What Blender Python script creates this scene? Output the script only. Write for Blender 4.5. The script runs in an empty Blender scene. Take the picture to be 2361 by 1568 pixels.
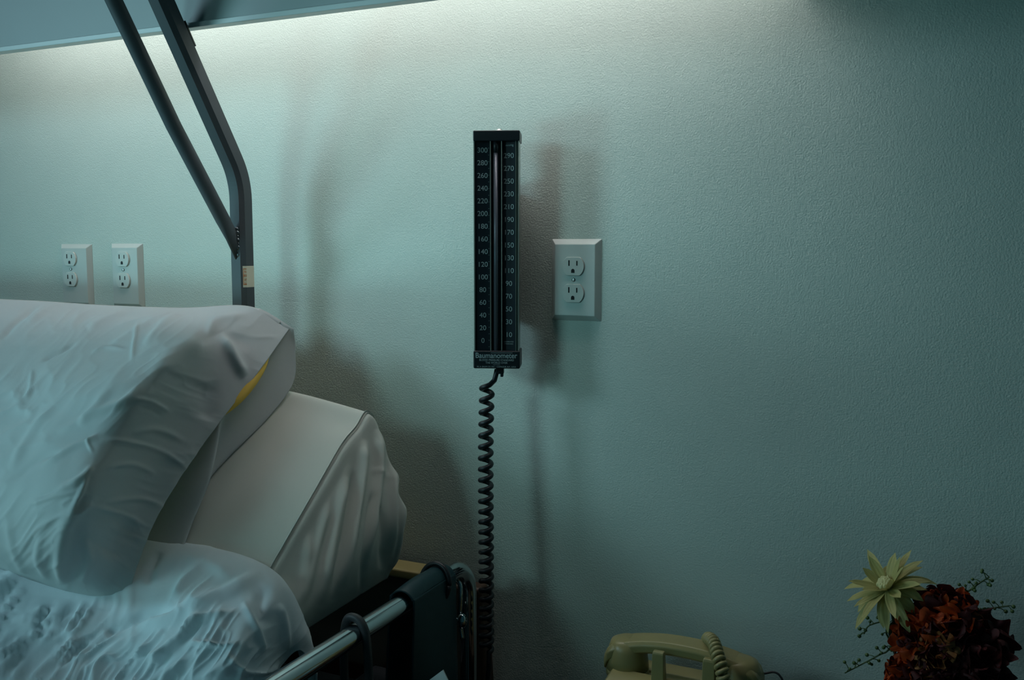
import bpy, bmesh, math, random
import numpy as np
from mathutils import Vector, Matrix
random.seed(7)
SC = bpy.context.scene
# ------------------------------------------------------------------ camera
FPX = 2200.0
TH = math.radians(25.1); PH = math.atan(219 / FPX)
CAM = np.array([0.0, -1.283, 1.35])
F0 = np.array([-math.sin(TH), math.cos(TH), 0]); RV = np.array([math.cos(TH), math.sin(TH), 0]); ZV = np.array([0, 0, 1.0])
FV = F0 * math.cos(PH) - ZV * math.sin(PH); UV = F0 * math.sin(PH) + ZV * math.cos(PH)
cd = bpy.data.cameras.new('camera'); cam = bpy.data.objects.new('camera', cd); SC.collection.objects.link(cam)
cd.sensor_width = 36; cd.lens = FPX / 2361 * 36; cd.clip_start = 0.02
cam.matrix_world = Matrix(((RV[0], UV[0], -FV[0], CAM[0]), (RV[1], UV[1], -FV[1], CAM[1]), (RV[2], UV[2], -FV[2], CAM[2]), (0, 0, 0, 1)))
cd.dof.use_dof = False
SC.camera = cam
SC.view_settings.view_transform = 'Standard'; SC.view_settings.look = 'None'
SC.view_settings.gamma = 1.0; SC.view_settings.exposure = 0.0; SC.view_settings.use_curve_mapping = False
# ------------------------------------------------------------------ light
w = bpy.data.worlds.new('dim_room'); SC.world = w; w.use_nodes = True
w.node_tree.nodes['Background'].inputs[0].default_value = (0.24, 0.84, 1.0, 1)
w.node_tree.nodes['Background'].inputs[1].default_value = 0.026
def area(name, loc, target, sx, sy, power, col, spread=180):
    l = bpy.data.lights.new(name, 'AREA'); l.shape = 'RECTANGLE'; l.size = sx; l.size_y = sy; l.energy = power; l.color = col
    l.spread = math.radians(spread)
    o = bpy.data.objects.new(name, l); SC.collection.objects.link(o); o.location = loc
    o.rotation_euler = (Vector(target) - Vector(loc)).to_track_quat('-Z', 'Y').to_euler()
    return o
area('window_daylight_low', (-3.0, -1.8, 0.86), (-0.95, -0.1, 1.3), 0.5, 0.5, 1.25, (0.44, 0.93, 1.0), 50)
area('window_daylight_high', (-2.7, -1.75, 2.15), (-1.0, -0.1, 1.25), 0.5, 0.5, 1.5, (0.52, 0.86, 1.0), 56)
area('added_fill_front', (-1.5, -2.0, 1.9), (-0.8, 0, 1.25), 0.5, 0.5, 0.34, (0.50, 0.95, 1.0), 38)  # fill light added inside the room to lift the wall beside the bed
area('added_fill_low', (-1.7, -2.3, 0.95), (-0.9, -0.1, 1.15), 0.5, 0.5, 0.30, (0.36, 0.96, 1.0), 56)  # low fill added near the foot of the bed; no window sill there


# ------------------------------------------------------------------ rays used to lay the place out (photo pixel -> point on a plane)
def ray(x, y): return FV + (x - 1180.5) / FPX * RV + (784 - y) / FPX * UV
def at(x, y, Y): d = ray(x, y); return CAM + d * ((Y - CAM[1]) / d[1])
def atx(x, y, X): d = ray(x, y); return CAM + d * ((X - CAM[0]) / d[0])
def atz(x, y, z): d = ray(x, y); return CAM + d * ((z - CAM[2]) / d[2])
TI = np.array([0, .777, .629]); NI = np.array([0, -.629, .777]); PI0 = np.array([0, -.14, 1.12])   # raised part of the mattress
def inc(x, y, o):
    d = ray(x, y); p = PI0 + NI * o; return CAM + d * (((p - CAM) @ NI) / (d @ NI))
def projn(P):
    d = P - CAM; z = d @ FV
    return np.stack([1180.5 + FPX * (d @ RV) / z, 784 - FPX * (d @ UV) / z], -1)
V = lambda p: Vector((float(p[0]), float(p[1]), float(p[2])))

# ------------------------------------------------------------------ materials
def mat(name, col, rough=.5, metal=0, bump=None, spec=.5, trans=0, extra=None):
    m = bpy.data.materials.new(name); m.use_nodes = True; nt = m.node_tree; b = nt.nodes['Principled BSDF']
    b.inputs['Base Color'].default_value = (*col, 1); b.inputs['Roughness'].default_value = rough
    b.inputs['Metallic'].default_value = metal; b.inputs['Specular IOR Level'].default_value = spec
    b.inputs['Transmission Weight'].default_value = trans
    tc = nt.nodes.new('ShaderNodeTexCoord')
    # small wear variation in colour
    n = nt.nodes.new('ShaderNodeTexNoise'); n.inputs['Scale'].default_value = 14; n.inputs['Detail'].default_value = 4
    nt.links.new(tc.outputs['Object'], n.inputs['Vector'])
    mx = nt.nodes.new('ShaderNodeMixRGB'); mx.blend_type = 'MULTIPLY'; mx.inputs[1].default_value = (*col, 1)
    cr = nt.nodes.new('ShaderNodeValToRGB'); cr.color_ramp.elements[0].color = (.86, .86, .86, 1); cr.color_ramp.elements[1].color = (1, 1, 1, 1)
    nt.links.new(n.outputs['Fac'], cr.inputs['Fac']); nt.links.new(cr.outputs[0], mx.inputs[2]); mx.inputs[0].default_value = .5
    nt.links.new(mx.outputs[0], b.inputs['Base Color'])
    last = None
    for (sc, st, dist, sv) in (bump or []):
        mp = nt.nodes.new('ShaderNodeMapping'); mp.inputs['Scale'].default_value = sv
        t = nt.nodes.new('ShaderNodeTexNoise'); t.inputs['Scale'].default_value = sc; t.inputs['Detail'].default_value = 3
        bp = nt.nodes.new('ShaderNodeBump'); bp.inputs['Strength'].default_value = st; bp.inputs['Distance'].default_value = dist
        nt.links.new(tc.outputs['Object'], mp.inputs[0]); nt.links.new(mp.outputs[0], t.inputs['Vector'])
        nt.links.new(t.outputs['Fac'], bp.inputs['Height'])
        if last: nt.links.new(last.outputs[0], bp.inputs['Normal'])
        last = bp
    if last: nt.links.new(last.outputs[0], b.inputs['Normal'])
    return m
M = {}
M['wall'] = mat('wall_paint', (.64, .71, .64), .55, bump=[(420, .55, .0014, (1, 1, 1)), (170, .22, .0018, (1, 1, 1)), (2.2, .15, .02, (1, 1, 1))], spec=.3)
M['panel'] = mat('fixture_enamel', (.42, .46, .46), .5, bump=[(500, .15, .0006, (1, 1, 1))])
M['lip'] = mat('fixture_lip', (.72, .76, .74), .4)
M['reflector'] = mat('reflector_enamel', (.85, .85, .82), .5)
M['floor'] = mat('floor_vinyl', (.16, .18, .18), .4)
M['plate'] = mat('outlet_plate_plastic', (.62, .66, .62), .28, bump=[(260, .12, .0006, (1, 1, 1))])
M['recept'] = mat('receptacle_plastic', (.66, .69, .64), .3)
M['slot'] = mat('slot_dark', (.008, .008, .009), .7)
M['screw'] = mat('screw_metal', (.5, .5, .48), .35, 1)
M['post'] = mat('trapeze_steel_paint', (.075, .09, .10), .6, .0, bump=[(220, .1, .0005, (1, 1, 1))])
M['weld'] = mat('weld_bead', (.16, .19, .2), .3, .8)
M['sticker'] = mat('sticker_paper', (.80, .76, .60), .6)
M['orange_ink'] = mat('orange_ink', (.75, .19, .02), .6)
M['sheet'] = mat('sheet_cotton', (.76, .82, .86), .8, spec=.15, bump=[(9, .35, .010, (1, .45, 1)), (36, .28, .004, (1, .5, 1)), (900, .10, .0005, (1, 1, 1))])
M['fitted'] = mat('fitted_sheet_cotton', (.66, .68, .62), .8, spec=.15, bump=[(14, .15, .006, (1, .3, 1)), (900, .10, .0005, (1, 1, 1))])
M['case'] = mat('pillowcase_cotton', (.68, .72, .75), .8, spec=.15, bump=[(11, .30, .009, (1, .5, 1)), (40, .22, .003, (1, .6, 1)), (900, .10, .0005, (1, 1, 1))])
M['ticking'] = mat('yellow_ticking', (.85, .55, .10), .8, bump=[(20, .2, .004, (1, 1, 1))])
M['chrome'] = mat('chrome', (.62, .66, .68), .12, 1)
M['bag'] = mat('dark_teal_vinyl', (.006, .036, .045), .40, bump=[(12, .3, .006, (1, 1, .5))])
M['black'] = mat('black_plastic', (.010, .014, .018), .38)
M['rubber'] = mat('black_rubber', (.012, .014, .018), .42)
M['hose'] = mat('grey_hose', (.06, .06, .065), .5)
M['frame'] = mat('bed_frame_paint', (.02, .025, .03), .5)
M['wood'] = mat('brown_laminate', (.07, .035, .02), .5, bump=[(30, .1, .002, (1, 1, 8))])
M['tan'] = mat('tan_edge', (.42, .34, .14), .5)
M['scale_face'] = mat('scale_black_face', (.012, .017, .024), .35)
M['numeral'] = mat('numeral_grey', (.42, .50, .50), .5)
M['trim'] = mat('gauge_clear_edge', (.30, .34, .30), .25, .3)
M['glass'] = mat('glass_tube', (.16, .16, .19), .25, .2)
M['phone'] = mat('phone_beige_plastic', (.36, .31, .13), .32, bump=[(300, .06, .0004, (1, 1, 1))])
M['phone_trim'] = mat('phone_trim', (.62, .60, .46), .3)
M['phone_dark'] = mat('phone_dark_panel', (.03, .03, .025), .4)
M['cream_petal'] = mat('cream_petal', (.58, .52, .20), .6, bump=[(90, .4, .002, (1, 1, 1))])
M['disc'] = mat('flower_disc', (.62, .58, .28), .6, bump=[(300, .6, .002, (1, 1, 1))])
M['orange_petal'] = mat('orange_petal', (.62, .080, .010), .6, bump=[(90, .4, .002, (1, 1, 1))])
M['red_petal'] = mat('dark_red_petal', (.09, .010, .010), .65, bump=[(90, .4, .002, (1, 1, 1))])
M['peach_petal'] = mat('peach_petal', (.50, .19, .06), .6, bump=[(90, .4, .002, (1, 1, 1))])
M['stem'] = mat('stem_green', (.06, .10, .03), .6)
M['berry'] = mat('berry_green', (.09, .15, .04), .4)
M['leaf'] = mat('leaf_dark_green', (.03, .05, .02), .6)
M['ceramic'] = mat('white_ceramic', (.5, .5, .48), .25)
M['paper'] = mat('white_paper', (.55, .58, .56), .7)
def thin(m, amt=.35):        # thin cloth / petals let some light through
    nt = m.node_tree; b = nt.nodes['Principled BSDF']; out = nt.nodes['Material Output']
    tr = nt.nodes.new('ShaderNodeBsdfTranslucent'); mx = nt.nodes.new('ShaderNodeMixShader'); mx.inputs[0].default_value = amt
    tr.inputs[0].default_value = b.inputs['Base Color'].default_value if amt != .28 else (.80, .74, .52, 1)
    nt.links.new(b.outputs[0], mx.inputs[1]); nt.links.new(tr.outputs[0], mx.inputs[2]); nt.links.new(mx.outputs[0], out.inputs[0])
for k in ('cream_petal', 'orange_petal', 'red_petal', 'peach_petal'): thin(M[k], .3)
thin(M['case'], .28)
M['tube_glow'] = bpy.data.materials.new('lamp_tube_glow'); M['tube_glow'].use_nodes = True
_b = M['tube_glow'].node_tree.nodes['Principled BSDF']; _b.inputs['Emission Color'].default_value = (1.0, .95, .97, 1); _b.inputs['Emission Strength'].default_value = 9.7

# ------------------------------------------------------------------ object helpers
def obj(name, bm, m, parent=None, smooth=False, bevel=0):
    me = bpy.data.meshes.new(name); bm.to_mesh(me); bm.free()
    if smooth:
        for p in me.polygons: p.use_smooth = True
    me.materials.append(M[m] if isinstance(m, str) else m)
    o = bpy.data.objects.new(name, me); SC.collection.objects.link(o)
    if bevel:
        b = o.modifiers.new('bevel', 'BEVEL'); b.width = bevel; b.segments = 3; b.limit_method = 'ANGLE'; b.angle_limit = math.radians(35)
        for p in me.polygons: p.use_smooth = True
        wn = o.modifiers.new('wn', 'WEIGHTED_NORMAL')
    if parent:
        o.parent = parent; o.matrix_parent_inverse = parent.matrix_basis.inverted()
    return o
def thing(name, label, cat, loc=(0, 0, 0), group=None):
    o = bpy.data.objects.new(name, None); SC.collection.objects.link(o); o.location = V(loc); o['label'] = label; o['category'] = cat
    o.empty_display_size = .05
    if group: o['group'] = group
    return o
def tag(o, label, cat, group=None):
    o['label'] = label; o['category'] = cat
    if group: o['group'] = group
    return o
def struct(o): o['kind'] = 'structure'; return o
def bx(bm, x0, x1, y0, y1, z0, z1, mtx=None):
    vs = [bm.verts.new(V((x, y, z))) for x in (x0, x1) for y in (y0, y1) for z in (z0, z1)]
    for f in ((0, 1, 3, 2), (4, 6, 7, 5), (0, 4, 5, 1), (2, 3, 7, 6), (0, 2, 6, 4), (1, 5, 7, 3)): bm.faces.new([vs[i] for i in f])
    if mtx:
        for v in vs: v.co = mtx @ v.co
    return vs
def frustum(bm, r0, y0, r1, y1, mtx=None):    # rectangles (x0,x1,z0,z1) at depth y0 and y1
    vs = []
    for (a, b, c, d), y in ((r0, y0), (r1, y1)):
        vs += [bm.verts.new(V(p)) for p in ((a, y, c), (b, y, c), (b, y, d), (a, y, d))]
    for f in ((0, 3, 2, 1), (4, 5, 6, 7), (0, 1, 5, 4), (1, 2, 6, 5), (2, 3, 7, 6), (3, 0, 4, 7)): bm.faces.new([vs[i] for i in f])
    if mtx:
        for v in vs: v.co = mtx @ v.co
    bmesh.ops.recalc_face_normals(bm, faces=bm.faces)
def sweep(bm, pts, prof, up=None, closed_prof=True, caps=True, radii=None):
    """sweep a 2D profile [(a,b)..] along pts"""
    P = [Vector(V(p)) for p in pts]; n = len(P); rings = []
    t0 = (P[1] - P[0]).normalized(); u = Vector(up) if up else (Vector((0, 0, 1)) if abs(t0.z) < .9 else Vector((1, 0, 0)))
    u = (u - t0 * u.dot(t0)).normalized()
    for i in range(n):
        if i == 0: t = t0
        elif i == n - 1: t = (P[-1] - P[-2]).normalized()
        else: t = ((P[i + 1] - P[i]).normalized() + (P[i] - P[i - 1]).normalized()).normalized()
        u = (u - t * u.dot(t)).normalized(); v = t.cross(u)
        s = radii[i] if radii else 1
        rings.append([bm.verts.new(P[i] + (u * a + v * b) * s) for a, b in prof])
    k = len(prof)
    for i in range(n - 1):
        for j in range(k if closed_prof else k - 1):
            bm.faces.new((rings[i][j], rings[i][(j + 1) % k], rings[i + 1][(j + 1) % k], rings[i + 1][j]))
    if caps:
        bm.faces.new(rings[0][::-1]); bm.faces.new(rings[-1])
    return rings
def circ(r, n=16): return [(r * math.cos(2 * math.pi * i / n), r * math.sin(2 * math.pi * i / n)) for i in range(n)]
def tube(bm, pts, r, n=16, radii=None, up=None): return sweep(bm, pts, circ(r, n), up=up, radii=radii)
def crom(P, m, closed=False):
    P = np.array(P, float); n = len(P); out = []
    segs = n if closed else n - 1
    ts = np.linspace(0, segs, m, endpoint=not closed)
    for t in ts:
        i = min(int(t), segs - 1); f = t - i
        if closed: a, b, c, d = P[(i - 1) % n], P[i % n], P[(i + 1) % n], P[(i + 2) % n]
        else:
            b, c = P[i], P[i + 1]; a = P[i - 1] if i > 0 else 2 * b - c; d = P[i + 2] if i + 2 < n else 2 * c - b
        out.append(.5 * ((2 * b) + (-a + c) * f + (2 * a - 5 * b + 4 * c - d) * f * f + (-a + 3 * b - 3 * c + d) * f ** 3))
    return np.array(out)
def spl(P, m): return [tuple(p) for p in crom(P, m)]
def patch(ctrl, nu, nv, closed_u=False):
    """ctrl[u][v] -> smooth (nu, nv, 3)"""
    C = np.array(ctrl, float)
    A = crom(C.reshape(C.shape[0], -1), nu, closed_u).reshape(nu, C.shape[1], 3)
    return crom(A.transpose(1, 0, 2).reshape(C.shape[1], -1), nv).reshape(nv, nu, 3).transpose(1, 0, 2)
def gnormals(G, closed_u=False):
    if closed_u: du = np.roll(G, -1, 0) - np.roll(G, 1, 0)
    else: du = np.gradient(G, axis=0)
    dv = np.gradient(G, axis=1); n = np.cross(du, dv); n /= (np.linalg.norm(n, axis=-1, keepdims=True) + 1e-9); return n
def strokes(G, N, S, mask=None):
    """raise folds along polylines given as they run over the cloth; each = (points, half width, height)"""
    px = projn(G); D = np.zeros(G.shape[:2])
    for pts, wd, amp in S:
        pts = crom(np.array(pts, float), max(12, 6 * len(pts))); best = np.full(D.shape, 1e9); bt = np.zeros(D.shape); n = len(pts) - 1
        for i in range(n):
            a, b = pts[i], pts[i + 1]; ab = b - a; t = np.clip(((px - a) @ ab) / (ab @ ab + 1e-9), 0, 1)
            d = np.linalg.norm(px - (a + t[..., None] * ab), axis=-1); k = d < best
            best = np.where(k, d, best); bt = np.where(k, (i + t) / n, bt)
        taper = np.clip(np.sin(np.pi * np.clip(bt, .02, .98)) * 1.6, 0, 1)
        D += amp * taper * np.exp(-(best / wd) ** 2)
    if mask is not None: D *= mask
    return G + N * D[..., None]
_RN = np.random.RandomState(4).rand(8, 64, 64)
def vnoise(u, v, s=0):
    iu = np.floor(u).astype(int); iv = np.floor(v).astype(int); fu = u - iu; fv = v - iv
    fu = fu * fu * fu * (fu * (fu * 6 - 15) + 10); fv = fv * fv * fv * (fv * (fv * 6 - 15) + 10); T = _RN[s % 8]
    a = T[iu % 64, iv % 64]; b = T[(iu + 1) % 64, iv % 64]; c = T[iu % 64, (iv + 1) % 64]; d = T[(iu + 1) % 64, (iv + 1) % 64]
    return (a * (1 - fu) + b * fu) * (1 - fv) + (c * (1 - fu) + d * fu) * fv
def creases(px, ang, lu, lv, s=0, sharp=2.0):
    """ridged noise stretched along one direction: natural looking creases in cloth"""
    a = math.radians(ang); wx = 40 * (vnoise(px[..., 0] / 130 + 9, px[..., 1] / 130 + 9, s + 1) - .5); wy = 40 * (vnoise(px[..., 0] / 110 + 5, px[..., 1] / 110 + 3, s + 2) - .5)
    x = px[..., 0] + wx + 900; y = px[..., 1] + wy + 900
    u = (x * math.cos(a) + y * math.sin(a)); v = (-x * math.sin(a) + y * math.cos(a)); out = 0
    for k, w_ in ((1, 1.0), (1.9, .45)):
        n = vnoise(u / lu * k, v / lv * k + 7, s + int(k)); out = out + w_ * (1 - np.abs(2 * n - 1)) ** sharp
    m = vnoise(px[..., 0] / 90 + 31, px[..., 1] / 90 + 17, s + 3)
    return out * np.clip(m * 1.8 - .35, 0, 1)
def gridmesh(bm, G, closed_u=False, flip=False):
    nu, nv = G.shape[:2]; vs = [[bm.verts.new(V(G[i, j])) for j in range(nv)] for i in range(nu)]
    for i in range(nu if closed_u else nu - 1):
        for j in range(nv - 1):
            q = (vs[i][j], vs[i][j + 1], vs[(i + 1) % nu][j + 1], vs[(i + 1) % nu][j])
            bm.faces.new(q[::-1] if flip else q)
    return vs
def text_bm(s, size, mtx, bm, ext=.0001, align='CENTER', sx=1.0, off=0):
    c = bpy.data.curves.new('t', 'FONT'); c.body = s; c.size = size; c.align_x = align; c.align_y = 'CENTER'; c.extrude = ext; c.offset = off; c.space_character = 1.0
    o = bpy.data.objects.new('t', c); SC.collection.objects.link(o); dg = bpy.context.evaluated_depsgraph_get()
    me = bpy.data.meshes.new_from_object(o.evaluated_get(dg)); me.transform(Matrix.Diagonal((sx, 1, 1, 1))); me.transform(mtx); bm.from_mesh(me)
    bpy.data.objects.remove(o); bpy.data.curves.remove(c); bpy.data.meshes.remove(me)
def lathe(bm, prof, c, n=24, mtx=None):
    rings = [[bm.verts.new(Vector((r * math.cos(2 * math.pi * k / n), r * math.sin(2 * math.pi * k / n), z))) for k in range(n)] for r, z in prof]
    for i in range(len(rings) - 1):
        for k in range(n): bm.faces.new((rings[i][k], rings[i][(k + 1) % n], rings[i + 1][(k + 1) % n], rings[i + 1][k]))
    bm.faces.new(rings[0][::-1]); bm.faces.new(rings[-1])
    for r in rings:
        for v in r: v.co = ((mtx @ v.co) if mtx else v.co) + Vector(c)

# ------------------------------------------------------------------ the setting
bm = bmesh.new(); bx(bm, -3.6, 2.2, 0, .12, 0, 2.6); struct(obj('wall_back', bm, 'wall'))
bm = bmesh.new(); bx(bm, -3.6, 2.2, -3.6, .12, -.06, 0); struct(obj('floor', bm, 'floor'))

# ------------------------------------------------------------------ over-bed wall light
zb = 1.6635
fx = thing('wall_light', 'long grey enamelled over-bed light fixture on the wall, glowing onto the wall below it', 'light fixture', (-1.2, 0, zb))
X0, X1 = -2.1, -.20
bm = bmesh.new(); bx(bm, X0, X1, -0.190, -0.18, zb + .006, zb + .30); obj('front_panel', bm, 'panel', fx, bevel=.002)
bm = bmesh.new(); bx(bm, X0, X1, -0.194, -0.176, zb, zb + .0075); obj('bottom_lip', bm, 'lip', fx, bevel=.001)
bm = bmesh.new(); bx(bm, X0, X1, -0.179, -.001, zb + .30, zb + .306)
bx(bm, X1 - .006, X1, -0.179, -.001, zb + .02, zb + .2995); bx(bm, X0, X0 + .006, -0.179, -.001, zb + .02, zb + .2995); obj('housing', bm, 'reflector', fx)
bm = bmesh.new(); tube(bm, [(-1.60, -.132, zb + .21), (-.28, -.132, zb + .21)], .019, 16); obj('lamp_tube', bm, 'tube_glow', fx, smooth=True)
for x in (-1.73, -.24):
    bm = bmesh.new(); bx(bm, x - .02, x + .02, -.16, -.10, zb + .18, zb + .2995); obj('lamp_holder', bm, 'reflector', fx)

# ------------------------------------------------------------------ wall outlets
def outlet(xc, zt, label, wdt=.077, hgt=.118, rec_dx=0, rec_z=None):
    t = thing('wall_outlet', label, 'electrical outlet', (xc, 0, zt - hgt), 'duplex wall outlets')
    z0 = zt - hgt; b = .008
    bm = bmesh.new(); frustum(bm, (xc - wdt / 2, xc + wdt / 2, z0, zt), 0, (xc - wdt / 2 + b, xc + wdt / 2 - b, z0 + b, zt - b), -.0078)
    obj('cover_plate', bm, 'plate', t, bevel=.0009)
    zc = rec_z if rec_z else (z0 + zt) / 2 + .004
    for s in (1, -1):
        cz = zc + s * .0192; cx = xc + rec_dx; bm = bmesh.new(); pts = []
        for k in range(48):
            a = 2 * math.pi * k / 48; x = .0162 * math.cos(a); z = .0162 * math.sin(a); pts.append((x * 1.0, max(-.0130, min(.0130, z))))
        f = [bm.verts.new((cx + x * 1.0, -.0104, cz + z)) for x, z in pts]; g = [bm.verts.new((cx + x * 1.02, -.0070, cz + z * 1.02)) for x, z in pts]
        bm.faces.new(f)
        for k in range(48): bm.faces.new((f[k], f[(k + 1) % 48], g[(k + 1) % 48], g[k]))
        bmesh.ops.recalc_face_normals(bm, faces=bm.faces); r = obj('receptacle', bm, 'recept', t, bevel=.0004)
        bm = bmesh.new()
        bx(bm, cx - .0072, cx - .0052, -.0107, -.010, cz + .0008, cz + .0088); bx(bm, cx + .0050, cx + .0068, -.0107, -.010, cz + .0012, cz + .0080)
        vs = [bm.verts.new((cx - .0002 + .0026 * math.cos(a), -.01065, cz - .0060 + .0026 * math.sin(a))) for a in [math.pi * k / 10 for k in range(11)]]
        vs = [bm.verts.new((cx - .0028, -.01065, cz - .0092))] + vs[::-1] + [bm.verts.new((cx + .0024, -.01065, cz - .0092))]
        bm.faces.new(vs); obj('slots', bm, 'slot', r)
    bm = bmesh.new(); lathe(bm, [(.0028, 0), (.0028, .0006), (.0018, .0011)], (xc + rec_dx, -.0078, zc), 16, Matrix.Rotation(math.pi / 2, 4, 'X')); obj('screw', bm, 'screw', t, smooth=True)
    return t
outlet(-.4985, 1.359, 'pale wall outlet right of the black blood pressure gauge', .077, .118, -.0015, 1.3004)
outlet(-1.503, 1.352, 'pale wall outlet above the pillow, farthest left of the three', .081, .118, -.009, 1.305)
outlet(-1.374, 1.353, 'pale wall outlet above the pillow, between the farthest left outlet and the dark post', .078, .118, -.004, 1.305)

# ------------------------------------------------------------------ blood pressure gauge
px0 = (at(1147, 575, -.07)); GX = float(px0[0]); GY = -.07
GR = math.radians(21)
g = thing('blood_pressure_gauge', 'tall black mercury blood pressure gauge mounted on the wall beside the outlet', 'blood pressure gauge', (GX, GY, 1.176))
G4 = Matrix.Translation((GX, GY, 1.177)) @ Matrix.Rotation(GR, 4, 'Z')     # local: x right, -y out, z up
H = .330; W2 = .0323
def gobj(name, bm, m, par=g, **k):
    bm.transform(G4); return obj(name, bm, m, par, **k)
bm = bmesh.new(); bx(bm, -W2 + .0015, W2 - .0030, -.004, .028, .012, H - .010); gobj('back_case', bm, 'black', bevel=.002)
bm = bmesh.new(); bx(bm, -W2, W2, -.016, .030, H - .0145, H); gobj('top_cap', bm, 'black', bevel=.0015)
bm = bmesh.new(); bx(bm, -W2 - .0005, W2 + .0005, -.018, .030, 0, .025); bcap = gobj('bottom_cap', bm, 'black', bevel=.0018)
# two scale faces leaning towards the tube, with their numbers
def face(sgn, x0, x1, tilt):
    bm = bmesh.new(); bx(bm, 0, x1 - x0, -.0008, .0008, 0, H - .0145 - .025)
    m4 = Matrix.Translation((x0, -.0105, .025)) if sgn < 0 else Matrix.Translation((x0, -.0075, .025))
    m4 = m4 @ Matrix.Rotation(tilt, 4, 'Z')
    bm.transform(m4); return bm, m4
bm, mL = face(-1, -W2 + .0022, -.0098, math.radians(8)); fL = gobj('scale_face', bm, 'scale_face')
bm, mR = face(1, .0078, W2 - .0060, math.radians(-9)); fR = gobj('scale_face', bm, 'scale_face')
RX = Matrix.Rotation(math.pi / 2, 4, 'X')
def zpx(y): return float(at(1147, y, -.085)[2]) - 1.177
bm = bmesh.new(); wl = (-.0098) - (-W2 + .0022)
for i in range(16):
    y = 345.5 + (787 - 345.5) * i / 15
    text_bm(str(300 - 20 * i), .0098, mL @ Matrix.Translation((wl / 2, -.0011, zpx(y) - .025)) @ RX, bm)
gobj('numerals', bm, 'numeral', fL)
bm = bmesh.new(); wr = (W2 - .0060) - .0078
for i in range(15):
    y = 358.5 + (773 - 358.5) * i / 14
    text_bm(str(290 - 20 * i), .0098, mR @ Matrix.Translation((wr / 2, -.0011, zpx(y) - .025)) @ RX, bm)
text_bm('mmHg', .0042, mR @ Matrix.Translation((wr / 2 + .001, -.0011, zpx(334) - .025)) @ RX, bm)
text_bm('CALIBRATED', .0024, mR @ Matrix.Translation((wr / 2, -.0011, zpx(789) - .025)) @ RX, bm)
text_bm('STANDARD', .0024, mR @ Matrix.Translation((wr / 2, -.0011, zpx(794) - .025)) @ RX, bm)
gobj('numerals', bm, 'numeral', fR)
bm = bmesh.new()
for k in range(31): # fine graduations beside the tube
    z = .030 + k * .0092
    bx(bm, -.0116, -.0104, -.0118, -.0112, z, z + .0003)
gobj('graduations', bm, 'numeral', g)
bm = bmesh.new()
for x in (-.0090, .0065): bx(bm, x, x + .0011, -.0145, -.003, .022, H - .012)
gobj('channel_trim', bm, 'trim', g)
bm = bmesh.new(); bx(bm, -.0078, .0063, -.0048, -.004, .022, H - .012); gobj('channel_back', bm, 'scale_face', g)
bm = bmesh.new(); tube(bm, [(-.0015, -.0095, .022), (-.0015, -.0095, H - .012)], .0032, 20); gobj('glass_tube', bm, 'glass', g, smooth=True)
bm = bmesh.new(); tube(bm, [(-.0015, -.0095, H - .030), (-.0015, -.0095, H - .0135)], .0040, 20); gobj('tube_collar', bm, 'black', g, smooth=True)
bm = bmesh.new(); bx(bm, W2 - .0058, W2 - .0052, -.0150, .020, .022, H - .012); bx(bm, W2 - .0024, W2 - .0014, -.0150, .020, .022, H - .012); bx(bm, W2 - .0052, W2 - .0024, -.0105, .020, .022, H - .012); gobj('side_trim', bm, 'trim', g)
bm = bmesh.new(); bx(bm, -W2 + .0004, -W2 + .0018, -.0140, .020, .022, H - .012); gobj('side_trim', bm, 'trim', g)
bm = bmesh.new(); lathe(bm, [(.006, 0), (.006, .0012), (.0035, .0018), (.0035, .003), (.002, .0035)], (.003, -.001, H), 16); gobj('top_screw', bm, 'screw', g, smooth=True)
bm = bmesh.new(); fz = -.0183
text_bm('Baumanometer', .0106, Matrix.Translation((-.0005, fz, .0183)) @ RX, bm, sx=.90, off=.0001)
bx(bm, -.008, .0225, fz - .0001, fz + .0001, .0221, .0225)
text_bm('BLOOD PRESSURE STANDARD', .0040, Matrix.Translation((0, fz, .0120)) @ RX, bm, sx=.90)
text_bm('THE WORLD OVER', .0040, Matrix.Translation((0, fz, .0082)) @ RX, bm, sx=.90)
bx(bm, -.005, .005, fz - .0001, fz + .0001, .0052, .0055)
text_bm('W. A. BAUM CO. INC. \u2022 COPIAGUE, N.Y., U.S.A.', .0029, Matrix.Translation((0, fz, .0026)) @ RX, bm, sx=.92)
gobj('lettering', bm, 'numeral', bcap)
bm = bmesh.new(); bx(bm, -.022, .022, -.0005, .0005, 0, .10)
for v in bm.verts: pass
bm.free()
bm = bmesh.new(); bx(bm, GX - .030, GX - .010, GY + .018, -.006, 1.25, 1.43); bx(bm, GX - .038, GX - .006, -.006, 0, 1.22, 1.46); obj('wall_bracket', bm, 'black', g, bevel=.001)
bm = bmesh.new(); bx(bm, -.002, .0090, -.008, .006, -.009, .0005); bx(bm, .0045, .0085, -.009, .002, -.013, -.008); gobj('hose_connector', bm, 'black', g, bevel=.0008)
# coiled hose
top = at(1146, 852, -.073); pts = [V(top), V(at(1144, 862, -.075)), V(at(1140, 877, -.076))]
def axis(t):   # the hose hangs and leans out towards the rail
    y = 886 + (1500 - 886) * t
    return V(at(1123 - 4 * math.sin(min(1, t * 3) * math.pi / 2) + 3 * t - 6 * max(0, t - .85), y, -.078 - .030 * t))
turns = 26; K = 26 * 22; cr = .0078
tt = np.linspace(0, 1, K)
ph = 2 * math.pi * (tt * 21.5 + tt ** 2 * 4.5) + .6
for t, p in zip(tt, ph):
    c = axis(t); pts.append(c + Vector((math.cos(p) * cr, -math.sin(p) * cr, 0)))
c = pts[-1]; pts += [c + Vector((0, 0, -.02)), c + Vector((-.004, 0, -.06)), c + Vector((-.01, .002, -.16))]
bm = bmesh.new(); tube(bm, pts, .0037, 10); o = obj('coiled_hose', bm, 'rubber', None, smooth=True)
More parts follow.
